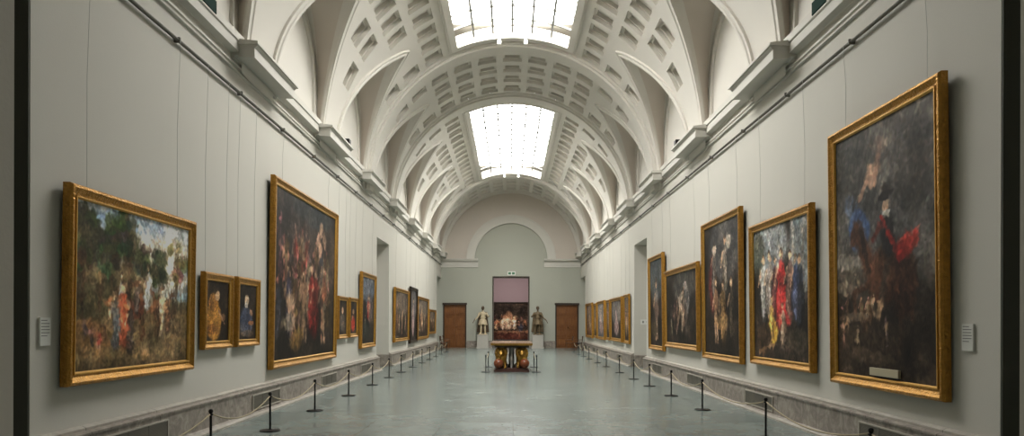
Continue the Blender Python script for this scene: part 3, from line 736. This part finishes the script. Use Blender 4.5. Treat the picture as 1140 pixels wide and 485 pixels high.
def painting(s, y0, y1, dz0, dz1, fw, painter, label, seed, name='framed_painting', fm='gold', lean=.014, res=None, gain=1., plate=False, base=BASE, loc=None, rot=None, wires=True, group=None):
    w = abs(y1-y0); h = dz1-dz0; dep = .11 if fw > .13 else .085
    root = thing(name, label, 'painting', loc or (s*(WX-.02), (y0+y1)/2, EYE+dz0), rot if rot is not None else -s*PI/2, group)
    root.rotation_euler[0] = lean
    pr = [(0, .0), (0, dep*.7), (fw*.10, dep*.95), (fw*.28, dep), (fw*.42, dep*.80), (fw*.62, dep*.62), (fw*.78, dep*.58)]
    g = M['gold'] if fm == 'gold' else M['darkframe']
    f = obj('frame', frame_mesh(w, h, pr), g, root)
    pr2 = [(fw*.78, dep*.58), (fw*.80, dep*.72), (fw*.90, dep*.72), (fw*1.0, dep*.5), (fw*1.0, dep*.35)]
    obj('frame_fillet', frame_mesh(w, h, pr2), M['gold2'] if fm == 'gold' else M['darkframe'], root)
    # canvas
    nx = res or max(30, int(w*120)); cw, chh = w-2*fw, h-2*fw; nz = max(24, int(nx*chh/cw)); 
    if nx*nz > 80000: k = math.sqrt(80000/(nx*nz)); nx, nz = int(nx*k), int(nz*k)
    cv = Cv(nx, nz, base, seed); painter(cv); A = cv.out(gain)
    X = np.linspace(-cw/2-.01, cw/2+.01, nx); Z = np.linspace(fw-.01, h-fw+.01, nz)
    ZZ, XX = np.meshgrid(Z, X, indexing='ij'); co = np.stack([XX, np.full_like(XX, -dep*.42), ZZ], -1).reshape(-1, 3)
    me = bpy.data.meshes.new('canvas'); ii = np.arange(nx*nz).reshape(nz, nx)
    F = np.stack([ii[:-1, :-1], ii[:-1, 1:], ii[1:, 1:], ii[1:, :-1]], -1).reshape(-1, 4)
    me.vertices.add(nx*nz); me.vertices.foreach_set('co', co.ravel())
    me.loops.add(F.size); me.loops.foreach_set('vertex_index', F.ravel()); me.polygons.add(len(F))
    me.polygons.foreach_set('loop_start', np.arange(0, F.size, 4)); me.update(calc_edges=True)
    ca = me.color_attributes.new('paint', 'FLOAT_COLOR', 'POINT'); ca.data.foreach_set('color', np.concatenate([A, np.ones((nz, nx, 1))], -1).ravel())
    me.materials.append(M['canvas']); o = bpy.data.objects.new('canvas', me); C.objects.link(o); o.parent = root
    bm = bmesh.new(); box(bm, -w/2+.02, w/2-.02, -.012, -.002, .02, h-.02); obj('backing_board', bm, M['frameback'], root)
    if wires:
        L = RAILZ-(EYE+dz1)
        for sx in (-1, 1):
            bm = bmesh.new(); x = sx*w*.36; tube(bm, [(x, -.004, h-.05), (x, -.006+L*lean*.6, h+L*.5), (x, -.045+L*lean*1.0, h+L-.015)], .0032, 5); obj('hanging_wire', bm, M['wire'], root)
    if plate:
        bm = bmesh.new(); box(bm, -.24, .44, -dep*.75, -dep*.4, .19, .29); pl = obj('nameplate', bm, mat('cream_plate', srgb(176, 166, 140), .6), root)
    return root
painting(-1, 7.37, 10.3, -.69, 1.5, .15, p_land, 'large gilt-framed landscape with riders among dark trees, nearest painting on the left wall', 1, gain=1.28, base=(70, 66, 48))
painting(-1, 10.68, 11.8, -.42, .80, .13, p_old, 'small gilt-framed picture of a figure in a yellow ochre robe', 2, base=(38, 28, 18))
painting(-1, 11.98, 13.06, -.42, .81, .13, p_blue, 'small gilt-framed picture of a bearded figure in a blue robe', 3, base=(34, 28, 24))
painting(-1, 13.68, 18.72, -.93, 2.94, .17, p_magi, 'huge gilt-framed crowd scene with red cloaks and putti, tallest painting on the left wall', 4, gain=.8)
painting(-1, 19.05, 20.2, -.44, .76, .12, p_dark, 'small dark portrait, left of the small red one, beyond the huge crowd scene', 5)
painting(-1, 20.4, 21.5, -.43, .77, .12, p_red, 'small gilt-framed portrait of a figure in a bright red robe', 6)
painting(-1, 21.9, 24.2, -.81, 1.65, .15, p_tall, 'tall gilt-framed painting with a red figure under grey-blue sky, beside the left opening', 7)
painting(-1, 28.25, 32.15, -.78, 1.49, .15, p_brown, 'brown gilt-framed figure scene, first painting beyond the left opening', 8)
painting(-1, 32.6, 35.0, -.96, 1.75, .16, p_pale, 'tall painting in a black frame on the far left wall', 9, fm='dark')
painting(-1, 35.25, 39.9, -.85, 1.40, .15, p_brown, 'gilt-framed brown figure scene just beyond the black-framed painting', 10, gain=1.1)
painting(-1, 40.2, 43.8, -.63, .84, .14, p_brown, 'lowest and farthest gilt-framed painting on the left wall', 11)
painting(1, 7.67, 10.38, -.86, 2.82, .16, p_rider, 'tall gilt-framed painting of a rider with red sash, nearest on the right wall', 12, plate=True, gain=.95)
painting(1, 11.03, 13.85, -.78, 1.95, .15, p_court, 'gilt-framed court scene with a red gown, white gown and pale sky', 13, gain=1.12)
painting(1, 14.42, 17.3, -.84, 2.47, .15, p_armor, 'tall dark gilt-framed painting of armoured figures, right of the pale-bodied scene', 14, gain=.95)
painting(1, 17.75, 21.55, -.71, 1.62, .16, p_bodies, 'wide gilt-framed dark painting of pale bodies on the right wall', 15, gain=.85)
painting(1, 21.75, 24.0, -.86, 2.27, .15, p_grey, 'tall narrow grey-blue painting right beside the right wall opening', 16, gain=.9)
painting(1, 28.1, 29.4, -.82, 1.23, .13, p_brown, 'narrow painting nearest beyond the right opening', 17)
painting(1, 29.9, 33.2, -.80, 1.2, .15, p_pale, 'wide gilt-framed painting with a pale pink figure, second beyond the right opening', 18)
painting(1, 33.6, 34.9, -.80, 1.18, .13, p_brown, 'slim gilt-framed painting between two wide ones on the far right wall', 19)
painting(1, 35.4, 38.3, -.83, 1.22, .15, p_pale, 'gilt-framed grey-lilac painting on the far right wall, between two slim ones', 20, base=(80, 80, 84))
painting(1, 38.7, 40.1, -.80, 1.17, .13, p_brown, 'slim gilt-framed painting, second farthest on the right wall', 21)
painting(1, 40.6, 44.0, -.85, 1.26, .15, p_brown, 'reddish brown gilt-framed painting, farthest on the right wall', 22, base=(80, 50, 34))
painting(1, 0, 4.6, -1.42, 1.75, .14, p_hall, 'big dark court scene with lit figures, seen through the end wall opening', 23, fm='dark', lean=0, loc=(0, YB-.02, EYE-1.42), rot=0, wires=False, gain=1.1)

# ------------------------------------------------------------------ wall texts, vents
def wall_label(s, y0, y1, z0, z1, label, lines=6):
    t = thing('wall_text_panel', label, 'sign', (s*(WX-.003), (y0+y1)/2, z0), -s*PI/2)
    w = y1-y0; h = z1-z0; bm = bmesh.new(); box(bm, -w/2, w/2, -.02, 0, 0, h); obj('panel', bm, M['card'], t)
    bm = bmesh.new()
    for q in range(lines):
        z = h*(.9-.11*q); box(bm, -w*.4, w*(.4-(.25 if q in (0, lines-1) else .02*(q % 3))), -.0225, -.02, z-h*.014, z+h*.014)
    obj('printed_lines', bm, M['ink'], t)
wall_label(-1, 7.0+.06, 7.22, EYE-.24, EYE+.05, 'small white text panel left of the large landscape with riders')
wall_label(1, 7.32, 7.50, EYE-.28, EYE+.01, 'white text panel right of the rider with the red sash')
wall_label(1, 10.45, 10.62, EYE-.28, EYE+.0, 'thin white text panel between the rider and the court scene')
wall_label(1, 14.0, 14.15, EYE-.26, EYE-.02, 'narrow white text panel between the court scene and the armoured figures')
wall_label(-1, 13.18, 13.3, EYE-.26, EYE-.06, 'tiny white text panel beside the blue robed picture')
# sign on the reveal of the right opening
t = thing('wall_sign', 'small white pictogram sign in the reveal of the right wall opening', 'sign', (5.30, 27.45, EYE-.02), 0)
bm = bmesh.new(); box(bm, -.18, .18, -.02, 0, 0, .2); obj('panel', bm, M['card'], t)
bm = bmesh.new(); ell(bm, (-.08, -.021, .1), (.035, .003, .05)); obj('pictogram', bm, M['ink'], t); bm = bmesh.new(); ell(bm, (.08, -.021, .1), (.035, .003, .05)); obj('pictogram', bm, M['ink'], t)
# vents: grilles set in the dado
VY = [3.3+0, 8.0, 12.6, 17.2, 21.8, 29.6, 34.2, 38.8, 43.0]
VL = {8.0: 'under the large landscape with riders', 12.6: 'under the near edge of the huge crowd scene', 17.2: 'under the far edge of the huge crowd scene', 21.8: 'under the tall red-figure painting', 29.6: 'under the first painting past the left opening', 34.2: 'under the black-framed painting', 38.8: 'under the second farthest left painting', 43.0: 'at the far end of the left wall'}
VR = {8.0: 'under the rider painting', 12.6: 'under the court scene', 17.2: 'under the pale-bodied scene', 21.8: 'under the tall grey-blue painting', 29.6: 'under the pale pink figure painting', 34.2: 'under the far slim painting', 38.8: 'under the second farthest slim painting', 43.0: 'at the far end of the right wall'}
grille0 = None
for s, D_ in ((-1, VL), (1, VR)):
    for y in VY:
        if y < 7 or 24 < y < 28: continue
        lab = 'vent grille in the dado '+D_[y]
        L_ = 1.5
        loc = (s*(WX-.12), y+.75, .10)
        if grille0 is None:
            t = grille0 = thing('vent_grille', lab, 'vent', loc, -s*PI/2, 'vent grilles in the marble dado')
            bm = bmesh.new(); box(bm, -.75, .75, -.02, 0, 0, .02); box(bm, -.75, .75, -.02, 0, .26, .28); box(bm, -.75, -.72, -.02, 0, .02, .26); box(bm, .72, .75, -.02, 0, .02, .26)
            obj('grille_frame', bm, mat('vent_frame', srgb(168, 162, 150), .5), t)
            bm = bmesh.new(); box(bm, -.72, .72, -.004, -.001, .02, .26)
            for q in range(14): box(bm, -.72, .72, -.014, -.004, .026+q*.0167, .034+q*.0167)
            for q in range(1, 3): box(bm, -.72+q*.48-.008, -.72+q*.48+.008, -.016, -.004, .02, .26)
            obj('slats', bm, mat('vent_slats', srgb(118, 114, 104), .5, .2), t)
        else: dup(grille0, loc, -s*PI/2, lab)

# ------------------------------------------------------------------ stanchions and cords
def make_post(label, loc, group):
    t = thing('barrier_post', label, 'barrier post', loc, 0, group)
    bm = bmesh.new(); lathe(bm, [(.155, 0), (.16, .008), (.155, .016), (.05, .024), (.02, .032)], seg=24); obj('base', bm, M['metal'], t)
    bm = bmesh.new(); lathe(bm, [(.016, .03), (.016, .53)], seg=10); obj('pole', bm, M['metal'], t)
    bm = bmesh.new(); lathe(bm, [(.016, .53), (.03, .535), (.03, .55), (.018, .555), (.026, .57), (.03, .585), (.022, .605), (.008, .612)], seg=12); obj('finial', bm, M['metal'], t)
    return t
def cord(a, b, post, sag=.17):
    bm = bmesh.new(); a = Vector(a)-post.location; b = Vector(b)-post.location; n = 14
    tube(bm, [a.lerp(b, q/n)-Vector((0, 0, sag*4*(q/n)*(1-q/n))) for q in range(n+1)], .0105, 6)
    obj('cord', bm, M['cord'], post, smooth=True)
LP = [(6.1, 'nearest the camera'), (8.74, 'under the far half of the landscape with riders'), (10.9, 'before the small yellow-robed picture'), (13.4, 'before the near edge of the huge crowd scene'), (16.2, 'before the middle of the huge crowd scene'),
      (19.0, 'before the small dark portrait'), (21.6, 'before the tall red-figure painting'), (24.0, 'at the near edge of the left opening'), (26.9, 'at the far edge of the left opening'), (29.7, 'before the first painting past the left opening'), (32.5, 'at the near edge of the black-framed painting'), (35.3, 'at the far edge of the black-framed painting'), (38.2, 'before the second farthest left painting'), (41.2, 'before the farthest left painting')]
RP = [(4.9, 'nearest the camera'), (7.3, 'before the near edge of the rider painting'), (10.3, 'before the far edge of the rider painting'), (13.7, 'before the far edge of the court scene'), (16.35, 'before the armoured figures painting'), (18.9, 'before the near half of the pale-bodied scene'),
      (21.3, 'before the tall grey-blue painting'), (24.1, 'at the near edge of the right opening'), (27.4, 'at the far edge of the right opening'), (30.2, 'before the pale pink figure painting'), (33.4, 'before the slim painting on the far right wall'), (35.9, 'before the grey-lilac painting'), (38.4, 'before the second farthest slim painting'), (41.2, 'before the farthest right painting')]
post0 = None; jobs = []
for s, PP, nm in ((-1, LP, 'left'), (1, RP, 'right')):
    xx = 3.83 if s < 0 else 3.76; prev = None
    for q, (y, d) in enumerate(PP):
        lab = 'black barrier post on the %s, %s' % (nm, d)
        if y > 6.5:
            loc = Vector((s*xx, y, 0))
            if post0 is None: p = post0 = make_post(lab, loc, 'black barrier posts along the walls')
            else: p = dup(post0, loc, 0, lab)
            y2 = PP[q-1][0]
            jobs.append((Vector((s*xx, y-.035, .545)), Vector((s*xx, y2+.035, .545)), p, .17))
TY = 24.3
tp = [(-.90, TY-.1, 'front left corner'), (.88, TY-.1, 'front right corner'), (-.90, TY+2.7, 'back left corner'), (.88, TY+2.7, 'back right corner')]
tps = []
for x, y, d in tp:
    r = dup(post0, Vector((x, y, 0)), 0, 'black barrier post at the %s of the gilt lion table' % d); r['group'] = 'barrier posts around the table'; tps.append(r)
for a, b in ((0, 2), (1, 3)):
    jobs.append((Vector((tp[a][0], tp[a][1]+.035, .545)), Vector((tp[b][0], tp[b][1]-.035, .545)), tps[a], .12))
for j in jobs: cord(*j)

# ------------------------------------------------------------------ console table on gilded lions
def remesh(o, v=.02):
    m = o.modifiers.new('remesh', 'REMESH'); m.mode = 'VOXEL'; m.voxel_size = v; m.use_smooth_shade = True
    m2 = o.modifiers.new('smooth', 'SMOOTH'); m2.iterations = 3; m2.factor = .5
    return o
tb = thing('console_table', 'stone-topped table carried by gilded lions holding brown balls, centre of the hall', 'table', (0.0, TY, 0))
TLn = 2.4; TW = .72
bm = bmesh.new(); box(bm, -.62, .62, 0, TLn, 0, .06); box(bm, -.58, .58, .04, TLn-.04, .06, .13)
obj('plinth', bm, M['porphyry'], tb)
bm = bmesh.new(); box(bm, -TW, TW, -.06, TLn+.06, .93, .955); box(bm, -TW-.02, TW+.02, -.08, TLn+.08, .955, 1.0); obj('rim', bm, M['bronze'], tb)
bm = bmesh.new(); box(bm, -TW-.01, TW+.01, -.07, TLn+.07, 1.0, 1.03); obj('tabletop', bm, M['stonetop'], tb)
bm = bmesh.new(); box(bm, -.60, .60, .02, TLn-.02, .86, .93); obj('apron', bm, M['lintel'], tb)
bm = bmesh.new(); box(bm, -.10, .10, 1.0, 1.25, .13, .86); box(bm, -.16, .16, .94, 1.31, .13, .2); box(bm, -.16, .16, .94, 1.31, .8, .86); lathe(bm, [(.045, .13), (.03, .3), (.05, .45), (.03, .6), (.045, .86)], 0, .35, 12); obj('pedestal_support', bm, M['pedestal'], tb)
def lion(s, front):
    d = 1 if front else -1; y = .0 if front else TLn
    def p(x, yy, z): return (s*x, y+d*yy, z)
    bm = bmesh.new()
    ell(bm, p(.33, .52, .48), (.15, .34, .17)); ell(bm, p(.33, .82, .36), (.16, .2, .2))          # trunk, haunch
    ell(bm, p(.36, .26, .62), (.22, .20, .23)); ell(bm, p(.36, .20, .50), (.19, .16, .2))          # mane and chest
    ell(bm, p(.37, .10, .66), (.12, .11, .13)); ell(bm, p(.37, .02, .61), (.07, .07, .06))         # head, muzzle
    for q in (-1, 1): ell(bm, p(.37+q*.10, .14, .79), (.035, .03, .045))                          # ears
    for k_ in range(12):
        a = 2*PI*k_/12; ell(bm, p(.37+.18*math.cos(a), .19, .65+.19*math.sin(a)), (.06, .07, .06))   # mane locks
    limb(bm, p(.26, .24, .48), p(.22, .14, .17), .07, .05); ell(bm, p(.22, .08, .16), (.06, .08, .04))
    limb(bm, p(.44, .22, .48), p(.47, .10, .42), .07, .055); ell(bm, p(.47, .05, .435), (.06, .08, .04))
    limb(bm, p(.36, .82, .34), p(.42, .62, .17), .09, .05); ell(bm, p(.42, .56, .16), (.06, .1, .04))
    limb(bm, p(.25, .95, .35), p(.15, 1.02, .2), .03, .02)
    ell(bm, p(.34, .45, .79), (.07, .07, .08), seg=10)
    o = remesh(obj('lion', bm, M['bronze'], tb), .018)
    bm = bmesh.new(); ell(bm, p(.46, .06, .30), (.17, .17, .17), seg=24); obj('ball', bm, M['jasper'], tb, True)
for s in (-1, 1):
    for fr in (True, False): lion(s, fr)

# ------------------------------------------------------------------ statues
def statue(x, mat1, mat2, label, flip):
    t = thing('statue', label, 'statue', (x, YE-.62, .93), 0)
    f = flip; bm = bmesh.new()
    box(bm, -.30, .30, -.24, .24, 0, .07)
    limb(bm, (-.14*f, -.04, .1), (-.12*f, -.08, .5), .06, .075); limb(bm, (-.12*f, -.08, .5), (-.09*f, 0, .95), .075, .11)
    limb(bm, (.16*f, .05, .1), (.14*f, -.02, .5), .06, .075); limb(bm, (.14*f, -.02, .5), (.10*f, 0, .95), .075, .11)
    ell(bm, (-.15*f, -.1, .09), (.06, .13, .045)); ell(bm, (.17*f, 0, .09), (.06, .13, .045))
    o = remesh(obj('legs', bm, mat1, t), .022)
    bm = bmesh.new()
    ell(bm, (0, 0, .98), (.21, .16, .14)); ell(bm, (0, 0, 1.2), (.19, .14, .2)); ell(bm, (0, 0, 1.42), (.24, .15, .17)); limb(bm, (0, 0, 1.5), (0, -.01, 1.68), .08, .065)
    lathe(bm, [(.2, 1.05), (.24, .9), (.28, .72), (.25, .70)], 0, 0, 20)      # skirt of the cuirass
    for q in range(10): a = 2*PI*q/10; limb(bm, (.2*math.cos(a), .15*math.sin(a), .98), (.28*math.cos(a), .24*math.sin(a), .70), .05, .045, 4)
    limb(bm, (-.24*f, 0, 1.46), (-.36*f, -.04, 1.2), .085, .06); limb(bm, (-.36*f, -.04, 1.2), (-.54*f, -.2, 1.02), .055, .04)
    limb(bm, (.24*f, 0, 1.46), (.40*f, .02, 1.22), .085, .06); limb(bm, (.40*f, .02, 1.22), (.44*f, -.22, 1.26), .055, .04)
    remesh(obj('torso', bm, mat1, t), .022)
    bm = bmesh.new(); ell(bm, (0, -.02, 1.82), (.095, .115, .135)); ell(bm, (0, -.13, 1.80), (.02, .03, .03)); ell(bm, (0, -.10, 1.73), (.06, .05, .06)); ell(bm, (0, .01, 1.87), (.11, .12, .11))
    for q in (-1, 1): ell(bm, (q*.10, -.01, 1.81), (.015, .025, .035))
    remesh(obj('head', bm, mat2, t), .014)
    bm = bmesh.new()
    for q in range(7):
        xx = -.30+.10*q; limb(bm, (xx*.8, .13, 1.5), (xx*1.2, .20+.03*(q % 2), .25), .07, .085, 10)
    remesh(obj('cloak', bm, mat1 if flip < 0 else mat2, t), .022)
    for sx, tip in ((-1, (-.57*f, -.24, 1.0)), (1, (.45*f, -.27, 1.27))):      # hands
        bm = bmesh.new(); b = Vector(tip); ell(bm, b, (.04, .05, .025))
        for q in range(4): limb(bm, b+Vector((-.027+.018*q, -.04, 0)), b+Vector((-.03+.02*q, -.095-.008*(q in (1, 2)), -.02)), .0085, .007, 3)
        limb(bm, b+Vector((.035, -.01, .01)), b+Vector((.06, -.05, .01)), .01, .008, 3)
        remesh(obj('hand', bm, mat2, t), .006)
    bm = bmesh.new(); tube(bm, [(-.52*f, -.29, 1.1), (-.68*f, -.33, .80)], [.02, .026]); obj('baton', bm, mat2, t)
    p = thing('statue_pedestal', 'pale marble pedestal under the %s' % label.split(',')[0], 'pedestal', (x, YE-.62, 0))
    bm = bmesh.new(); box(bm, -.42, .42, -.36, .36, 0, .10); box(bm, -.38, .38, -.33, .33, .10, .86); box(bm, -.41, .41, -.36, .36, .86, .93); obj('block', bm, M['pedestal'], p)
statue(-1.93, M['ivory'], M['skinbronze'], 'pale armoured statue left of the end opening, arm stretched out', 1)
statue(1.84, M['darkbronze'], M['skinbronze'], 'darker draped statue right of the end opening', -1)

# ------------------------------------------------------------------ exit sign
t = thing('exit_sign', 'small lit sign above the opening in the end wall', 'sign', (0.03, YE-.02, EYE+3.36))
bm = bmesh.new(); box(bm, -.27, .27, -.06, 0, 0, .27); obj('housing', bm, M['lamp_white'], t)
bm = bmesh.new(); box(bm, -.23, -.03, -.066, -.06, .05, .22); obj('pictogram', bm, M['exitgreen'], t); bm = bmesh.new(); box(bm, .03, .23, -.066, -.06, .05, .22); obj('pictogram', bm, M['exitgreen'], t)
# ------------------------------------------------------------------ chairs at the far end
def chair(label, loc, rz, fab, proto=None):
    t = thing('gallery_chair', label, 'chair', loc, rz, 'chairs by the far doors')
    for sx in (-1, 1):
        bm = bmesh.new(); tube(bm, [(sx*.2, -.2, 0), (sx*.2, -.18, .44)], .016, 8); obj('leg', bm, M['chairwood'], t)
        bm = bmesh.new(); tube(bm, [(sx*.2, .22, 0), (sx*.2, .19, .45), (sx*.19, .26, .92)], .016, 8); obj('leg', bm, M['chairwood'], t)
        bm = bmesh.new(); tube(bm, [(sx*.21, -.2, .66), (sx*.21, .2, .68)], .015, 8); tube(bm, [(sx*.205, -.19, .44), (sx*.21, -.2, .66)], .013, 8); obj('armrest', bm, M['chairwood'], t)
    bm = bmesh.new(); box(bm, -.22, .22, -.22, .21, .43, .475); bmesh.ops.bevel(bm, geom=bm.edges[:], offset=.012, segments=2, affect='EDGES'); obj('seat', bm, fab, t)
    bm = bmesh.new(); box(bm, -.19, .19, .215, .24, .62, .9); obj('backrest', bm, fab, t)
    return t
chair('wooden chair before the left brown door, nearer one', (-4.25, 43.8, 0), 1.9, M['chairwood'])
chair('wooden chair before the left brown door, farther one', (-4.3, 46.2, 0), 1.7, M['chairwood'])
chair('black-backed chair against the right wall by the far door', (4.35, 44.3, 0), -1.75, M['blackfab'])
chair('wooden chair before the right brown door', (3.75, 44.4, 0), -1.5, M['chairwood'])
# ------------------------------------------------------------------ fixtures on the cornices
def spot(loc, label, size, m):
    t = thing('cornice_fixture', label, 'light fixture', loc); a, b, c = size
    bm = bmesh.new(); box(bm, -a/2, a/2, -b/2, b/2, .03, .03+c); bmesh.ops.bevel(bm, geom=bm.edges[:], offset=.012, segments=2, affect='EDGES'); obj('housing', bm, m, t)
    bm = bmesh.new(); box(bm, -a*.2, a*.2, -b*.2, b*.2, 0, .04); obj('bracket', bm, M['metal'], t)
spot((-4.52, 18+.98, EYE+4.85), 'black spotlight box on the second capital of the left cornice', (.14, .2, .16), M['metal'])
spot((4.52, 18+.98, EYE+4.85), 'black spotlight box on the second capital of the right cornice', (.14, .2, .16), M['metal'])
spot((-4.52, 23+.9, EYE+4.85), 'tiny black spotlight on the third capital of the left cornice', (.08, .1, .08), M['metal'])
spot((-4.79, 10.75, EYE+4.86), 'dark green box standing on the left cornice at the top of the picture', (.13, .5, .22), M['greenbox'])
spot((4.79, 10.75, EYE+4.86), 'dark green box standing on the right cornice at the top of the picture', (.13, .5, .22), M['greenbox'])
